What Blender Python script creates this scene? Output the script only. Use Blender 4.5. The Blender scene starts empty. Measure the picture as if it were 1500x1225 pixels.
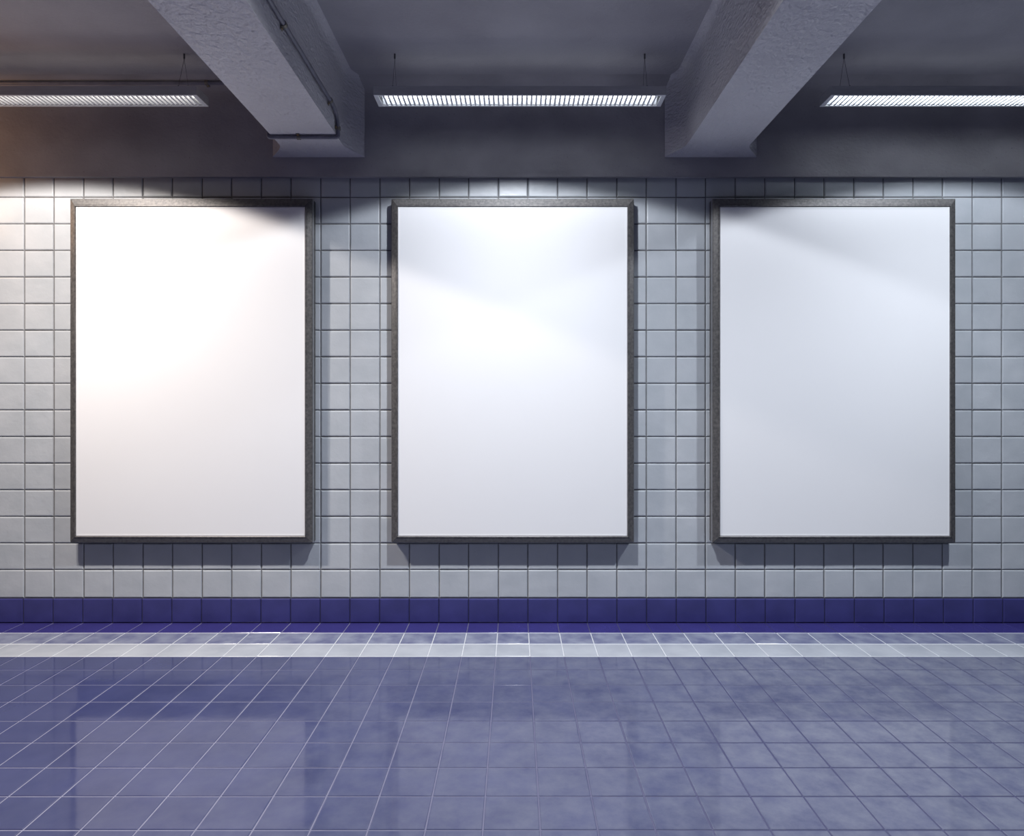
import bpy, bmesh, math, random
from mathutils import Vector, Matrix
random.seed(7)
S = bpy.context.scene
COL = S.collection
R = math.radians

# ------------------------------------------------------------------ dimensions (metres)
CAM_D, EYE = 4.535, 1.486            # camera distance from the tiled wall, eye height
CEIL = EYE + 2.155
HEAD_Y = -0.03                       # front of the concrete header above the tiles
HEAD_Z = EYE + 331 * (CAM_D - 0.03) / 984
BEAM_Z = EYE + 1.662
XR = 7.0                             # half width of the built hall
YB = -7.2                            # rear wall
TILE = 0.2
X0 = 0.089                           # a joint line of wall and floor

# ------------------------------------------------------------------ helpers
def link(o):
    COL.objects.link(o); return o

def tag(o, label=None, cat=None, group=None, kind=None):
    if label: o['label'] = label
    if cat: o['category'] = cat
    if group: o['group'] = group
    if kind: o['kind'] = kind
    return o

def empty(name, loc, label=None, cat=None, group=None):
    o = bpy.data.objects.new(name, None); o.location = loc
    o.empty_display_size = 0.1
    return tag(link(o), label, cat, group)

def mesh_obj(name, bm, mats, parent=None, smooth=False, angle=None):
    me = bpy.data.meshes.new(name)
    bm.normal_update()
    bm.to_mesh(me); bm.free()
    for m in (mats if isinstance(mats, (list, tuple)) else [mats]):
        me.materials.append(m)
    if smooth:
        for p in me.polygons: p.use_smooth = True
        if angle: me.set_sharp_from_angle(angle=R(angle))
    o = link(bpy.data.objects.new(name, me))
    if parent: o.parent = parent
    return o

def box(bm, x0, x1, y0, y1, z0, z1, mi=0):
    v = [bm.verts.new(p) for p in ((x0,y0,z0),(x1,y0,z0),(x1,y1,z0),(x0,y1,z0),
                                   (x0,y0,z1),(x1,y0,z1),(x1,y1,z1),(x0,y1,z1))]
    fs = [(0,3,2,1),(4,5,6,7),(0,1,5,4),(1,2,6,5),(2,3,7,6),(3,0,4,7)]
    out = []
    for f in fs:
        q = bm.faces.new([v[i] for i in f]); q.material_index = mi; out.append(q)
    return v, out

def bevel_all(bm, w, seg=2):
    bmesh.ops.bevel(bm, geom=list(bm.edges), offset=w, segments=seg, affect='EDGES', profile=0.5)

def tile_quad(bm, P, u, v, n, u0, u1, v0, v1, g, b, d, mi, tilt=0.0):
    """one tile standing on plane P + u*U + v*V, joint half width g, bevel b, height d over the joint"""
    def pt(a, c, h): return P + u * a + v * c + n * h
    a0, a1, c0, c1 = u0 + g, u1 - g, v0 + g, v1 - g
    t = [random.uniform(-tilt, tilt) for _ in range(4)]
    o = [bm.verts.new(pt(*q, 0)) for q in ((a0,c0),(a1,c0),(a1,c1),(a0,c1))]
    m = [bm.verts.new(pt(q[0], q[1], d*0.72 + t[i])) for i, q in enumerate(((a0+b*.35,c0+b*.35),(a1-b*.35,c0+b*.35),(a1-b*.35,c1-b*.35),(a0+b*.35,c1-b*.35)))]
    i_ = [bm.verts.new(pt(q[0], q[1], d + t[i])) for i, q in enumerate(((a0+b,c0+b),(a1-b,c0+b),(a1-b,c1-b),(a0+b,c1-b)))]
    for ring0, ring1 in ((o, m), (m, i_)):
        for k in range(4):
            f = bm.faces.new((ring0[k], ring0[(k+1)%4], ring1[(k+1)%4], ring1[k])); f.material_index = mi
    f = bm.faces.new(i_); f.material_index = mi

# ------------------------------------------------------------------ materials
def new_mat(name):
    m = bpy.data.materials.new(name); m.use_nodes = True
    nt = m.node_tree; nt.nodes.clear()
    out = nt.nodes.new('ShaderNodeOutputMaterial')
    b = nt.nodes.new('ShaderNodeBsdfPrincipled')
    nt.links.new(b.outputs[0], out.inputs[0])
    return m, nt, b

def surf(name, c0, c1=None, rough=0.5, metal=0.0, nscale=8.0, ndet=6, bumps=(), stretch=(1,1,1),
         ior=1.5, rough2=None, speck=None, coat=0.0):
    m, nt, b = new_mat(name)
    N, L = nt.nodes.new, nt.links.new
    tc = N('ShaderNodeTexCoord'); mp = N('ShaderNodeMapping'); mp.inputs['Scale'].default_value = stretch
    L(tc.outputs['Object'], mp.inputs[0])
    n = N('ShaderNodeTexNoise'); n.inputs['Scale'].default_value = nscale; n.inputs['Detail'].default_value = ndet
    L(mp.outputs[0], n.inputs['Vector'])
    r = N('ShaderNodeValToRGB')
    r.color_ramp.elements[0].position = 0.32; r.color_ramp.elements[1].position = 0.68
    r.color_ramp.elements[0].color = (*c0, 1); r.color_ramp.elements[1].color = (*(c1 or c0), 1)
    L(n.outputs[0], r.inputs[0])
    col = r.outputs[0]
    if speck:
        sn = N('ShaderNodeTexNoise'); sn.inputs['Scale'].default_value = speck[0]; sn.inputs['Detail'].default_value = 3
        L(tc.outputs['Object'], sn.inputs['Vector'])
        sr = N('ShaderNodeMapRange'); sr.inputs[1].default_value = speck[1]; sr.inputs[2].default_value = speck[1] + 0.06
        L(sn.outputs[0], sr.inputs[0])
        mx = N('ShaderNodeMix'); mx.data_type = 'RGBA'
        L(sr.outputs[0], mx.inputs[0]); L(col, mx.inputs[6]); mx.inputs[7].default_value = (*speck[2], 1)
        col = mx.outputs[2]
    L(col, b.inputs['Base Color'])
    b.inputs['Metallic'].default_value = metal
    b.inputs['IOR'].default_value = ior
    b.inputs['Coat Weight'].default_value = coat
    if rough2 is None:
        b.inputs['Roughness'].default_value = rough
    else:
        mr = N('ShaderNodeMapRange'); mr.inputs[3].default_value = rough; mr.inputs[4].default_value = rough2
        L(n.outputs[0], mr.inputs[0]); L(mr.outputs[0], b.inputs['Roughness'])
    prev = None
    for (sc, det, st, dist) in bumps:
        bn = N('ShaderNodeTexNoise'); bn.inputs['Scale'].default_value = sc; bn.inputs['Detail'].default_value = det
        L(mp.outputs[0], bn.inputs['Vector'])
        bp = N('ShaderNodeBump'); bp.inputs['Strength'].default_value = st; bp.inputs['Distance'].default_value = dist
        L(bn.outputs[0], bp.inputs['Height'])
        if prev: L(prev, bp.inputs['Normal'])
        prev = bp.outputs[0]
    if prev: L(prev, b.inputs['Normal'])
    return m

def emit(name, col, strength):
    m = bpy.data.materials.new(name); m.use_nodes = True
    nt = m.node_tree; nt.nodes.clear()
    out = nt.nodes.new('ShaderNodeOutputMaterial'); e = nt.nodes.new('ShaderNodeEmission')
    e.inputs[0].default_value = (*col, 1); e.inputs[1].default_value = strength
    nt.links.new(e.outputs[0], out.inputs[0]); return m

M = {}
M['tile_white'] = surf('white_glazed_tile', (.43,.46,.495), (.49,.515,.55), rough=.30, rough2=.44, nscale=5,
                       bumps=((11,5,.45,.007),(80,3,.15,.002)))
M['joint'] = surf('grey_wall_grout', (.11,.11,.115), (.16,.16,.165), rough=.85, nscale=20)
M['tile_blue'] = surf('dark_blue_glazed_tile', (.036,.036,.155), (.048,.048,.20), rough=.30, rough2=.42, nscale=6,
                      bumps=((16,4,.3,.005),))
M['joint_blue'] = surf('blue_wall_grout', (.03,.03,.07), (.04,.04,.09), rough=.8, nscale=20)
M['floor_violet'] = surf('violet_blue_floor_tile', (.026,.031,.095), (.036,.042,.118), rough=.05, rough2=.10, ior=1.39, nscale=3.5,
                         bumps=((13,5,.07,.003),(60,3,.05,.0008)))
M['floor_blue'] = surf('deep_blue_floor_tile', (.032,.028,.14), (.038,.034,.165), rough=.14, rough2=.22, nscale=5,
                       bumps=((20,4,.08,.002),))
M['floor_pale'] = surf('pale_grey_floor_tile', (.30,.32,.36), (.37,.39,.43), rough=.14, rough2=.22, nscale=5,
                       bumps=((16,5,.28,.004),(60,3,.08,.001)))
M['floor_mist'] = surf('grey_blue_floor_tile', (.12,.13,.22), (.24,.26,.33), rough=.14, rough2=.22, nscale=9,
                       bumps=((16,5,.28,.004),(60,3,.08,.001)))
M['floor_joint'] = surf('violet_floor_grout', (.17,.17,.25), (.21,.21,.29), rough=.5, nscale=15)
M['floor_joint_pale'] = surf('white_floor_grout', (.45,.46,.5), (.52,.54,.57), rough=.5, nscale=15)
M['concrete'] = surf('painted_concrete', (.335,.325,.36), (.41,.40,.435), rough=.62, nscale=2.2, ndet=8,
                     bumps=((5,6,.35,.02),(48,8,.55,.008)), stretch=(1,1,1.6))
M['concrete_beam'] = surf('lit_painted_concrete', (.54,.53,.57), (.62,.61,.65), rough=.6, nscale=2.2, ndet=8,
                     bumps=((7,5,.5,.02),(38,6,1.0,.016)), stretch=(1,.8,1.6))  # lightened copy of the ceiling concrete, standing in for light from below
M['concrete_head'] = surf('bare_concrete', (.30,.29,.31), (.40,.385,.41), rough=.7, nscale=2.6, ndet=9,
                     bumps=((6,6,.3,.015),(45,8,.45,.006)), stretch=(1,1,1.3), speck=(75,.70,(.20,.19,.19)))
M['frame'] = surf('speckled_dark_metal', (.09,.088,.09), (.165,.158,.155), rough=.38, rough2=.5, metal=.45, nscale=60,
                  bumps=((150,3,.25,.001),), speck=(140,.66,(.05,.045,.04)))
M['lip'] = surf('light_metal_edge', (.42,.43,.45), (.5,.5,.52), rough=.4, metal=.6, nscale=30)
M['paper'] = surf('blank_white_poster', (.85,.85,.865), (.865,.865,.88), rough=.42, nscale=1.4, bumps=((1.2,2,.08,.01),))
M['housing'] = surf('grey_lamp_metal', (.50,.50,.51), (.56,.56,.57), rough=.45, metal=.3, nscale=12, stretch=(1,6,6))
M['louvre'] = surf('white_lamp_enamel', (.80,.81,.83), (.84,.85,.86), rough=.35, nscale=10)
M['cable'] = surf('dark_steel_cable', (.10,.10,.11), (.14,.14,.15), rough=.5, metal=.6, nscale=30)
M['pipe'] = surf('grey_painted_pipe', (.15,.15,.19), (.20,.20,.25), rough=.38, nscale=14)
M['clip'] = surf('dull_pipe_clip', (.16,.15,.14), (.24,.22,.19), rough=.5, metal=.5, nscale=40)
M['screw'] = surf('brass_screw', (.45,.32,.14), (.5,.36,.16), rough=.4, metal=.8, nscale=40)

def mix_along_x(m, c, x_from, x_to, lo=0.35, hi=0.65):
    """mix colour c into the base colour, patchily, more of it along +x"""
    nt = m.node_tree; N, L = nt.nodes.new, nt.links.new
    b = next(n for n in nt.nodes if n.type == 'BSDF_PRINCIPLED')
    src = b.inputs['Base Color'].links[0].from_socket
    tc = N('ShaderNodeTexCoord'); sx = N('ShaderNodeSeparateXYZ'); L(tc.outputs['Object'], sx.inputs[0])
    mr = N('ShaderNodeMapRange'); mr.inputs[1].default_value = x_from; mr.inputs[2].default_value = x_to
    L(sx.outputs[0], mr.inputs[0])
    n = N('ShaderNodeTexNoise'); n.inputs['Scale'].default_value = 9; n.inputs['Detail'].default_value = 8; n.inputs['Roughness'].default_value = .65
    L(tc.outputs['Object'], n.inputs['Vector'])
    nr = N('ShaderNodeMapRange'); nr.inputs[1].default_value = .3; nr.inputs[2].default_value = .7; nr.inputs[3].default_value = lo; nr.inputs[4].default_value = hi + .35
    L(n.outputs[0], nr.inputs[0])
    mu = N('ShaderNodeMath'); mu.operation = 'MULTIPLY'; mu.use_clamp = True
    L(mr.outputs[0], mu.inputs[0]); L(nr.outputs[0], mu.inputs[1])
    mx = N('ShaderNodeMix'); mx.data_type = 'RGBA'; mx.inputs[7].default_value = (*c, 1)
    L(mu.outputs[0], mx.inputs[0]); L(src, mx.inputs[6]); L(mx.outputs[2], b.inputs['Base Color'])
mix_along_x(M['floor_violet'], (.145,.155,.205), -2.4, 1.9)  # tile base colour turns paler and greyer along +x
mix_along_x(M['floor_joint'], (.026,.026,.085), -1.6, 1.0, .95, .65)  # grout base colour turns darker along +x

# ------------------------------------------------------------------ tiled wall
rows = [0.166, 0.357]
while rows[-1] < CEIL - 0.05: rows.append(rows[-1] + 0.1797)
def cols():
    x = X0 - TILE * math.ceil((X0 + XR) / TILE)
    out = []
    while x < XR + TILE:
        out.append(x); x += TILE
    return out
CX = cols()
bm = bmesh.new()
box(bm, -XR, XR, 0.004, 0.12, 0.0, HEAD_Z + 0.05, 0)       # mortar bed and wall body
P, u, v, n = Vector((0, 0.004, 0)), Vector((1,0,0)), Vector((0,0,1)), Vector((0,-1,0))
for j in range(len(rows)-1):
    if rows[j] > HEAD_Z + 0.02: break
    for i in range(len(CX)-1):
        a, b_ = max(CX[i], -XR), min(CX[i+1], XR)
        if b_ - a < 0.04: continue
        g = 0.0026 + (0.0012 if i % 2 else 0)
        tile_quad(bm, P, u, v, n, a, b_, rows[j], rows[j+1], g, 0.0075, 0.0055, 1, 0.0009)
mesh_obj('wall_back', bm, [M['joint'], M['tile_white']])['kind'] = 'structure'

bm = bmesh.new()
box(bm, -XR, XR, -0.006, 0.004, 0.0, 0.1655, 0)
P2 = Vector((0, -0.006, 0))
for i in range(len(CX)-1):
    a, b_ = max(CX[i], -XR), min(CX[i+1], XR)
    if b_ - a < 0.04: continue
    tile_quad(bm, P2, u, v, n, a, b_, 0.001, 0.1655, 0.0022, 0.006, 0.006, 1, 0.0004)
mesh_obj('baseboard_back', bm, [M['joint_blue'], M['tile_blue']])['kind'] = 'structure'

# ------------------------------------------------------------------ tiled floor
bm = bmesh.new()
box(bm, -XR, XR, YB, 0.12, -0.15, -0.002, 0)
Pf, uf, vf, nf = Vector((0,0,-0.002)), Vector((1,0,0)), Vector((0,1,0)), Vector((0,0,1))
nr = int(round(-YB / TILE))
for j in range(nr):
    y1, y0 = -TILE * j, -TILE * (j + 1)
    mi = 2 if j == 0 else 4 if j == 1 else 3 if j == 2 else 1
    for i in range(len(CX)-1):
        a, b_ = max(CX[i], -XR), min(CX[i+1], XR)
        if b_ - a < 0.04: continue
        e0 = 0.004 if j < 2 else 0.0
        e1 = 0.004 if 0 < j < 4 else 0.0
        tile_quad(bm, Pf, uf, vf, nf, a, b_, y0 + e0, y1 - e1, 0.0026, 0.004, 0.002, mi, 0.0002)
# pale joint bed below the pale band
box(bm, -XR, XR, -3*TILE-.004, -TILE+.004, -0.0025, -0.0016, 5)
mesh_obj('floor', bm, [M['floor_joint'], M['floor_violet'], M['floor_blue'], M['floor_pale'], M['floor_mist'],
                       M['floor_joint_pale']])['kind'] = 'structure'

# ------------------------------------------------------------------ concrete: ceiling with coved edge, header
bm = bmesh.new()
cove = 0.10
prof = [(0.12, HEAD_Z), (HEAD_Y, HEAD_Z), (HEAD_Y, CEIL - cove)]
for k in range(1, 9):
    t = k / 8 * math.pi / 2
    prof.append((HEAD_Y - cove + cove * math.cos(t), CEIL - cove + cove * math.sin(t)))
prof += [(HEAD_Y - cove, CEIL + 0.2), (0.12, CEIL + 0.2)]
va = [bm.verts.new((-XR, y, z)) for y, z in prof]; vb = [bm.verts.new((XR, y, z)) for y, z in prof]
for k in range(len(prof)):
    k2 = (k+1) % len(prof)
    bm.faces.new((va[k], va[k2], vb[k2], vb[k]))
bm.faces.new(va[::-1]); bm.faces.new(vb)
bmesh.ops.recalc_face_normals(bm, faces=bm.faces)
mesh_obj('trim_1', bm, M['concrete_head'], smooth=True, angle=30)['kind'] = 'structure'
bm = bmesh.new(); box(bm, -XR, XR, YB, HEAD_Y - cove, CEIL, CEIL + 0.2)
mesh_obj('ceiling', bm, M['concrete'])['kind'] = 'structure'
# side and rear walls close the hall behind the camera
M['tile_plain'] = surf('plain_wall_render', (.08,.08,.10), (.11,.11,.13), rough=.6, nscale=3)
for nm, q in (('wall_left', (-XR-0.15, -XR, YB, 0.12)), ('wall_right', (XR, XR+0.15, YB, 0.12)), ('wall_front', (-XR, XR, YB-0.15, YB))):
    bm = bmesh.new(); box(bm, *q, 0.0, CEIL); mesh_obj(nm, bm, M['tile_plain'])['kind'] = 'structure'

# ------------------------------------------------------------------ beams
def beam(sgn, label):
    root_bm = bmesh.new()
    cx, hw, hw2 = 1.312 * sgn, 0.203, 0.306
    y_w, ys = HEAD_Y, -0.205
    st = [(YB, hw, 0)]
    st.append((ys, hw, 0))
    for k in range(1, 9):
        t = k / 8
        e = 1 - math.sqrt(max(0, 1 - t * t)) if False else t ** 1.5
        st.append((ys + (y_w - 0.012 - ys) * t, hw + (hw2 - hw) * e, 0.016 * t ** 2))
    st.append((y_w + 0.002, hw2, 0.016))
    c = 0.05     # small cove against the ceiling
    rings = []
    for (y, w, dz) in st:
        pr = [(-w, BEAM_Z - dz), (w, BEAM_Z - dz), (w, CEIL - c)]
        for k in range(1, 5):
            a = k / 4 * math.pi / 2
            pr.append((w + c - c * math.cos(a), CEIL - c + c * math.sin(a)))
        pr += [(-(x), z) for x, z in pr[:1:-1]]
        rings.append([root_bm.verts.new((cx + x, y, z)) for x, z in pr])
    for a, b_ in zip(rings, rings[1:]):
        for k in range(len(a)):
            k2 = (k + 1) % len(a)
            root_bm.faces.new((a[k], a[k2], b_[k2], b_[k]))
    root_bm.faces.new(rings[0][::-1]); root_bm.faces.new(rings[-1])
    bmesh.ops.recalc_face_normals(root_bm, faces=root_bm.faces)
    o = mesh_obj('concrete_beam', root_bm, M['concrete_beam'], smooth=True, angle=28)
    return tag(o, label, 'beam', 'concrete beams under the ceiling')
beam(-1, 'concrete ceiling beam on the left, with a grey pipe running along it')
beam(1, 'concrete ceiling beam on the right, bare with no pipe')

# ------------------------------------------------------------------ conduit
def fillet(pts, r, seg=8):
    out = [Vector(pts[0])]
    for a, b_, c in zip(pts, pts[1:], pts[2:]):
        a, b_, c = Vector(a), Vector(b_), Vector(c)
        d0, d1 = (a - b_).normalized(), (c - b_).normalized()
        ang = d0.angle(d1); L_ = min(r / math.tan(ang / 2), (a-b_).length*.49, (c-b_).length*.49)
        p0, p1 = b_ + d0 * L_, b_ + d1 * L_
        for k in range(seg + 1):
            t = k / seg
            out.append((1-t)**2 * p0 + 2*t*(1-t) * b_ + t*t * p1)
    out.append(Vector(pts[-1])); return out

def tube(bm, pts, r, n=12, cap=True):
    pts = [Vector(p) for p in pts]
    rings = []; nrm = None
    for i, p in enumerate(pts):
        t = (pts[min(i+1, len(pts)-1)] - pts[max(i-1, 0)]).normalized()
        if nrm is None:
            nrm = t.orthogonal().normalized()
        else:
            nrm = (nrm - t * nrm.dot(t)).normalized()
        bi = t.cross(nrm)
        rings.append([bm.verts.new(p + r * (math.cos(2*math.pi*k/n) * nrm + math.sin(2*math.pi*k/n) * bi)) for k in range(n)])
    for a, b_ in zip(rings, rings[1:]):
        for k in range(n):
            bm.faces.new((a[k], a[(k+1)%n], b_[(k+1)%n], b_[k]))
    if cap:
        bm.faces.new(rings[0][::-1]); bm.faces.new(rings[-1])

PR = 0.0115
pz = EYE + 2.124; py = HEAD_Y - 0.0285 - PR - 0.004
bxl, bxr = -1.312 - 0.203, -1.312 + 0.203
yu = -0.365                                    # where the pipe passes below the beam
sideR = bxr + PR + 0.003
zU = BEAM_Z - PR - 0.003
zrun = EYE + 1.795
root = empty('conduit_pipe', (-1.312, yu, zU), 'thin grey conduit pipe with clips, wrapped under the left ceiling beam', 'pipe')
def loc(p): return Vector(p) - root.location
pth = [(-XR+0.02, py, pz), (bxl - 0.028, py, pz), (bxl - PR - 0.003, yu, pz - 0.05), (bxl - PR - 0.003, yu, zU), (sideR, yu, zU),
       (sideR, yu - 0.02, zrun - 0.03), (sideR, yu - 0.13, zrun), (sideR, YB + 0.02, zrun)]
pth = fillet(pth[:3], .03)[:-1] + fillet(pth[2:6], 0.018)[0:-1] + fillet(pth[4:], 0.10)[1:]
bm = bmesh.new(); tube(bm, [loc(p) for p in pth], PR, 14)
mesh_obj('pipe', bm, M['pipe'], root, smooth=True, angle=50)

def clip(pos, axis, up):
    """saddle clip: band round the pipe with two lugs and screws. axis = pipe direction, up = away from the surface"""
    axis, up = Vector(axis).normalized(), Vector(up).normalized()
    side = axis.cross(up)
    mat = Matrix((( side.x, axis.x, up.x), (side.y, axis.y, up.y), (side.z, axis.z, up.z))).to_4x4()
    mat.translation = loc(pos)
    bm = bmesh.new(); w = 0.011; ro, ri = PR + 0.0035, PR - 0.001
    N_ = 10; prev = None
    for k in range(N_ + 1):
        a = math.pi * k / N_
        ring = [bm.verts.new((r_ * math.cos(a), y, r_ * math.sin(a))) for r_, y in ((ri,-w),(ro,-w),(ro,w),(ri,w))]
        if prev:
            for q in range(4): bm.faces.new((prev[q], prev[(q+1)%4], ring[(q+1)%4], ring[q]))
        prev = ring
    for s in (-1, 1):
        box(bm, min(s*PR, s*(PR+.017)), max(s*PR, s*(PR+.017)), -w, w, -PR-.002, -PR+.003)
        box(bm, min(s*(PR-.001), s*(PR+.0035)), max(s*(PR-.001), s*(PR+.0035)), -w, w, -PR, 0.001)
    bm.transform(mat)
    bmesh.ops.recalc_face_normals(bm, faces=bm.faces)
    c = mesh_obj('pipe_clip', bm, M['clip'], root)
    for s in (-1, 1):
        b2 = bmesh.new()
        bmesh.ops.create_cone(b2, cap_ends=True, segments=10, radius1=.0042, radius2=.003, depth=.004,
                              matrix=Matrix.Translation((s*(PR+.010), 0, -PR+.005)))
        b2.transform(mat); sc = mesh_obj('screw', b2, M['screw'], c)
clip((-2.045, py, pz), (1,0,0), (0,-1,-.75))
clip((-1.34, yu, zU), (1,0,0), (0,0,-1))
clip((sideR, yu - 0.006, EYE + 1.70), (0,0,1), (1,0,0))
for yy in (-0.55, -1.35, -2.15, -2.95): clip((sideR, yy, zrun), (0,1,0), (1,0,0))
clip((-3.6, py, pz), (1,0,0), (0,-1,-.75))

# ------------------------------------------------------------------ poster frames
PT = 0.094
sc_f = 984 / (CAM_D - PT + 0.012)
def poster(px0, px1, label):
    x0, x1 = (px0 - 754) / sc_f, (px1 - 754) / sc_f
    z1, z0 = EYE + (590 - 291) / sc_f, EYE - (795 - 590) / sc_f
    W, H = x1 - x0, z1 - z0
    r = empty('poster_frame', ((x0+x1)/2, -0.001, z0), label, 'poster frame', 'framed blank posters on the tiled wall')
    bw = 0.043
    # cross-section of a rail: (distance inward from outer edge, y)
    sec = [(0.0, 0.0), (0.0, -PT+0.017), (0.002, -PT+0.014), (0.030, -PT+0.004), (0.033, -PT+0.004), (0.035, -PT+0.0015), (bw-0.003, -PT),
           (bw, -PT+0.0025), (bw, -PT+0.030), (bw, 0.0)]
    # corners: BL, BR, TR, TL of the outer rectangle
    cor = [(-W/2, 0), (W/2, 0), (W/2, H), (-W/2, H)]
    top_w = 1.3                                 # the top rail is a little broader
    inn = [(1,1), (-1,1), (-1,-top_w), (1,-top_w)]
    for k in range(4):
        k2 = (k+1) % 4
        bm = bmesh.new()
        gap = 0.0008
        d = Vector((cor[k2][0]-cor[k][0], cor[k2][1]-cor[k][1])).normalized() * gap
        A = [bm.verts.new((cor[k][0] + inn[k][0]*s + d.x, y, cor[k][1] + inn[k][1]*s + d.y)) for s, y in sec]
        B = [bm.verts.new((cor[k2][0] + inn[k2][0]*s - d.x, y, cor[k2][1] + inn[k2][1]*s - d.y)) for s, y in sec]
        m_ = len(sec)
        for q in range(m_):
            bm.faces.new((A[q], A[(q+1)%m_], B[(q+1)%m_], B[q]))
        bm.faces.new(A[::-1]); bm.faces.new(B)
        bmesh.ops.recalc_face_normals(bm, faces=bm.faces)
        mesh_obj('frame_rail', bm, M['frame'], r)
    # blank sheet with a slightly raised soft border
    bm = bmesh.new(); b = bw - 0.0005
    xs0, xs1, zs0, zs1 = -W/2 + b, W/2 - b, b, H - (bw * top_w - 0.0005)
    prev = None
    for off, y in ((0, -PT+0.024), (0.0, -PT+0.010), (0.002, -PT+0.007), (0.006, -PT+0.0062), (0.016, -PT+0.0072)):
        ring = [bm.verts.new(p) for p in ((xs0+off, y, zs0+off), (xs1-off, y, zs0+off), (xs1-off, y, zs1-off), (xs0+off, y, zs1-off))]
        if prev:
            for q in range(4): bm.faces.new((prev[q], prev[(q+1)%4], ring[(q+1)%4], ring[q]))
        else: first = ring
        prev = ring
    bm.faces.new(prev); bm.faces.new(first[::-1])
    bmesh.ops.recalc_face_normals(bm, faces=bm.faces)
    mesh_obj('poster_sheet', bm, M['paper'], r)
    bm = bmesh.new(); box(bm, -W/2+0.02, W/2-0.02, -PT+0.034, -0.001, 0.02, H-0.02)
    mesh_obj('back_panel', bm, M['housing'], r)
    # thin light rim close to the wall, seen round the frame
    bm = bmesh.new(); e = 0.004
    for q in ((-W/2-e, W/2+e, -e, 0.0), (-W/2-e, W/2+e, H, H+e), (-W/2-e, -W/2, 0.0, H), (W/2, W/2+e, 0.0, H)):
        box(bm, q[0], q[1], -PT+0.028, -PT+0.040, q[2], q[3])
    mesh_obj('rim', bm, M['lip'], r)
    return r
poster(102.5, 457, 'leftmost of the three blank white posters in dark metal frames')
poster(573.5, 928.5, 'middle of the three blank white posters in dark metal frames')
poster(1044.5, 1400, 'rightmost of the three blank white posters in dark metal frames')

# ------------------------------------------------------------------ hanging fluorescent fixtures
FL, FW, FH = 1.774, 0.159, 0.054
def fixture(loc_, strength, tint, label, cable_x=0.115):
    r = empty('hanging_light', loc_, label, 'ceiling light', 'hanging louvred ceiling lights')
    hx, hy, t = FL/2, FW/2, 0.003
    bm = bmesh.new()
    box(bm, -hx, hx, -hy, hy, FH - t, FH)
    box(bm, -hx, hx, -hy, -hy+t, 0.002, FH - t); box(bm, -hx, hx, hy-t, hy, 0.002, FH - t)
    box(bm, -hx, -hx+t, -hy+t, hy-t, 0.002, FH - t); box(bm, hx-t, hx, -hy+t, hy-t, 0.002, FH - t)
    # seam lines near the ends: small end caps
    for s in (-1, 1):
        box(bm, min(s*hx, s*(hx-.012))-(.0008 if s<0 else 0), max(s*hx, s*(hx-.012))+(.0008 if s>0 else 0), -hy-.0008, -hy, 0.004, FH)
    mesh_obj('housing', bm, M['housing'], r)
    bm = bmesh.new()                            # white reflector tray
    w2 = hy - 0.014
    pr = [(-w2, .006), (-w2*.75, .036), (-w2*.4, .046), (w2*.4, .046), (w2*.75, .036), (w2, .006)]
    a = [bm.verts.new((-hx+.03, y, z)) for y, z in pr]; b_ = [bm.verts.new((hx-.03, y, z)) for y, z in pr]
    for q in range(len(pr)-1): bm.faces.new((a[q], a[q+1], b_[q+1], b_[q]))
    mesh_obj('reflector', bm, M['louvre'], r)
    bm = bmesh.new(); tube(bm, [(-hx+.045, 0.0, .031), (hx-.045, 0.0, .031)], .011, 12)
    mesh_obj('lamp_tube', bm, emit('tube_glow', tint, strength), r, smooth=True, angle=50)
    bm = bmesh.new()                            # rim and cross blades
    e, ex = 0.012, 0.028
    box(bm, -hx, hx, -hy, -hy+e, -.001, .003); box(bm, -hx, hx, hy-e, hy, -.001, .003)
    box(bm, -hx, -hx+ex, -hy+e, hy-e, -.001, .003); box(bm, hx-ex, hx, -hy+e, hy-e, -.001, .003)
    mesh_obj('louvre_rim', bm, M['louvre'], r)
    bm = bmesh.new(); nb = 59; x_a, x_b = -hx + ex, hx - ex
    for k in range(1, nb):
        x = x_a + (x_b - x_a) * k / nb
        vts = [bm.verts.new(p) for p in ((x-.0055,-hy+e,.002),(x+.0055,-hy+e,.002),(x+.0055,hy-e,.002),(x-.0055,hy-e,.002),
                                         (x-.0012,-hy+e,.017),(x+.0012,-hy+e,.017),(x+.0012,hy-e,.017),(x-.0012,hy-e,.017))]
        for f in ((0,3,2,1),(4,5,6,7),(0,1,5,4),(1,2,6,5),(2,3,7,6),(3,0,4,7)): bm.faces.new([vts[i] for i in f])
    mesh_obj('louvre_blades', bm, M['louvre'], r)
    top = CEIL - loc_[2]
    for s in (-1, 1):
        cx = s * (hx - cable_x)
        bm = bmesh.new()
        tube(bm, [(cx, 0, top-.028), (cx, -hy+.008, FH)], .0011, 6); tube(bm, [(cx, 0, top-.028), (cx, hy-.008, FH)], .0011, 6)
        for q in (-1, 1): tube(bm, [(cx, q*(hy-.008), FH-.0005), (cx, q*(hy-.008), FH+.006)], .004, 8)
        c = mesh_obj('suspension_cable', bm, M['cable'], r)
        bm = bmesh.new(); tube(bm, [(cx, 0, top), (cx, 0, top-.026), (cx, 0, top-.030)], .0055, 10)
        mesh_obj('cable_gripper', bm, M['cable'], c)
    return r
LY, LZ = -(CAM_D - 4.15), EYE + 1.865
fixture((-2.814, LY, LZ), 2.4, (1, .95, .90), 'dim louvred ceiling light hanging at left, glowing faintly')
fixture((0.031, LY, LZ), 8, (.86, .92, 1), 'bright louvred ceiling light hanging in the middle between the two beams')
fixture((2.806, LY, LZ), 13, (.86, .93, 1), 'very bright louvred ceiling light hanging at right, beyond the right beam')

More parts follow.
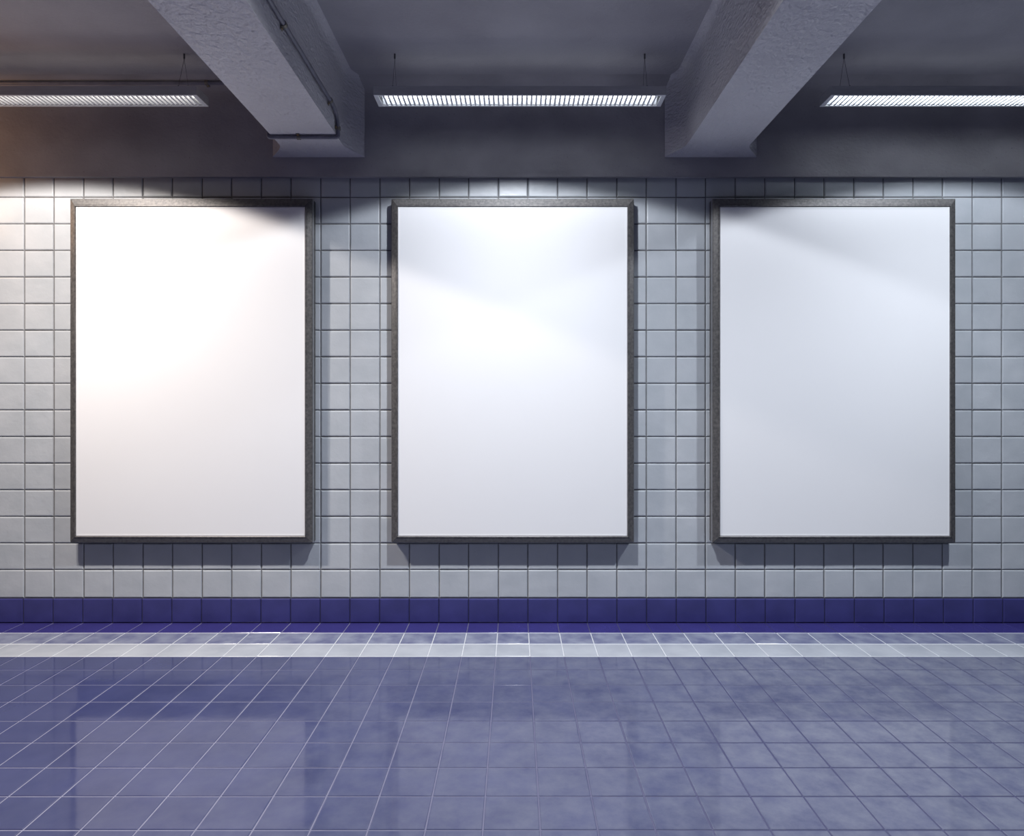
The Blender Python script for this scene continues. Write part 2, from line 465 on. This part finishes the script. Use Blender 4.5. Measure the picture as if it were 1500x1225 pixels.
# ------------------------------------------------------------------ light
def spot(x, y, z, energy, size, blend, tilt, col, radius=0.05):
    l = bpy.data.lights.new('ceiling_spot', 'SPOT'); l.energy = energy; l.spot_size = R(size); l.spot_blend = blend
    l.color = col; l.shadow_soft_size = radius
    o = link(bpy.data.objects.new('ceiling_spot', l)); o.location = (x, y, z); o.rotation_euler = (R(tilt), 0, 0); return o
def area(x, y, z, energy, sx, sy, tilt, col, spread=180):
    l = bpy.data.lights.new('added_uplight', 'AREA'); l.shape = 'RECTANGLE'; l.size = sx; l.size_y = sy; l.energy = energy
    l.color = col; l.spread = R(spread)
    o = link(bpy.data.objects.new('added_uplight', l)); o.location = (x, y, z); o.rotation_euler = (R(tilt), 0, 0); return o
# tilt > 0 turns the light towards the poster wall, < 0 away from it
SY, SZ = -1.45, CEIL - 0.06
for x, xb, c, k, kb in ((-2.80, -3.06, (1.0, .915, .84), 1.0, 1.8), (0.0, 0.02, (.90, .94, 1.0), 1.0, 1.0), (2.80, 2.88, (.86, .92, 1.0), .85, .8)):
    spot(x, SY, SZ, 362 * k, 142, 1.0, -13, c, .065)        # even wash down the wall
    spot(xb, SY, SZ, 145 * kb, 134, .07, 0, c, .05)      # bright upper part with a crisp cut-off
# uplights added over the closed lamp housings to brighten the ceiling
for x, e, c in ((-2.814, .35, (1, .88, .80)), (0.031, .5, (.84, .89, 1)), (2.806, .4, (.82, .88, 1))):
    area(x, LY, LZ + FH + .004, e, 1.6, .10, 180, c)
# warm lamp beyond the left end of the posters
l = bpy.data.lights.new('warm_lamp', 'POINT'); l.energy = 10; l.color = (1, .55, .25); l.shadow_soft_size = .08
o = link(bpy.data.objects.new('warm_lamp', l)); o.location = (-4.1, -.55, 2.95)

w = bpy.data.worlds.new('World'); S.world = w; w.use_nodes = True
w.node_tree.nodes['Background'].inputs[0].default_value = (.5, .55, .8, 1)
w.node_tree.nodes['Background'].inputs[1].default_value = 0.0

# ------------------------------------------------------------------ camera
cd = bpy.data.cameras.new('camera'); cam = link(bpy.data.objects.new('camera', cd))
cam.location = (0, -CAM_D, EYE); cam.rotation_euler = (R(90), 0, 0)
cd.sensor_width = 36; cd.sensor_fit = 'HORIZONTAL'; cd.lens = 984 / 1500 * 36
cd.shift_x = -4 / 1500; cd.shift_y = -22.5 / 1500; cd.clip_start = 0.05
S.camera = cam
S.view_settings.view_transform = 'Standard'; S.view_settings.look = 'None'
S.view_settings.exposure = 0.0; S.view_settings.gamma = 1.0; S.view_settings.use_curve_mapping = False
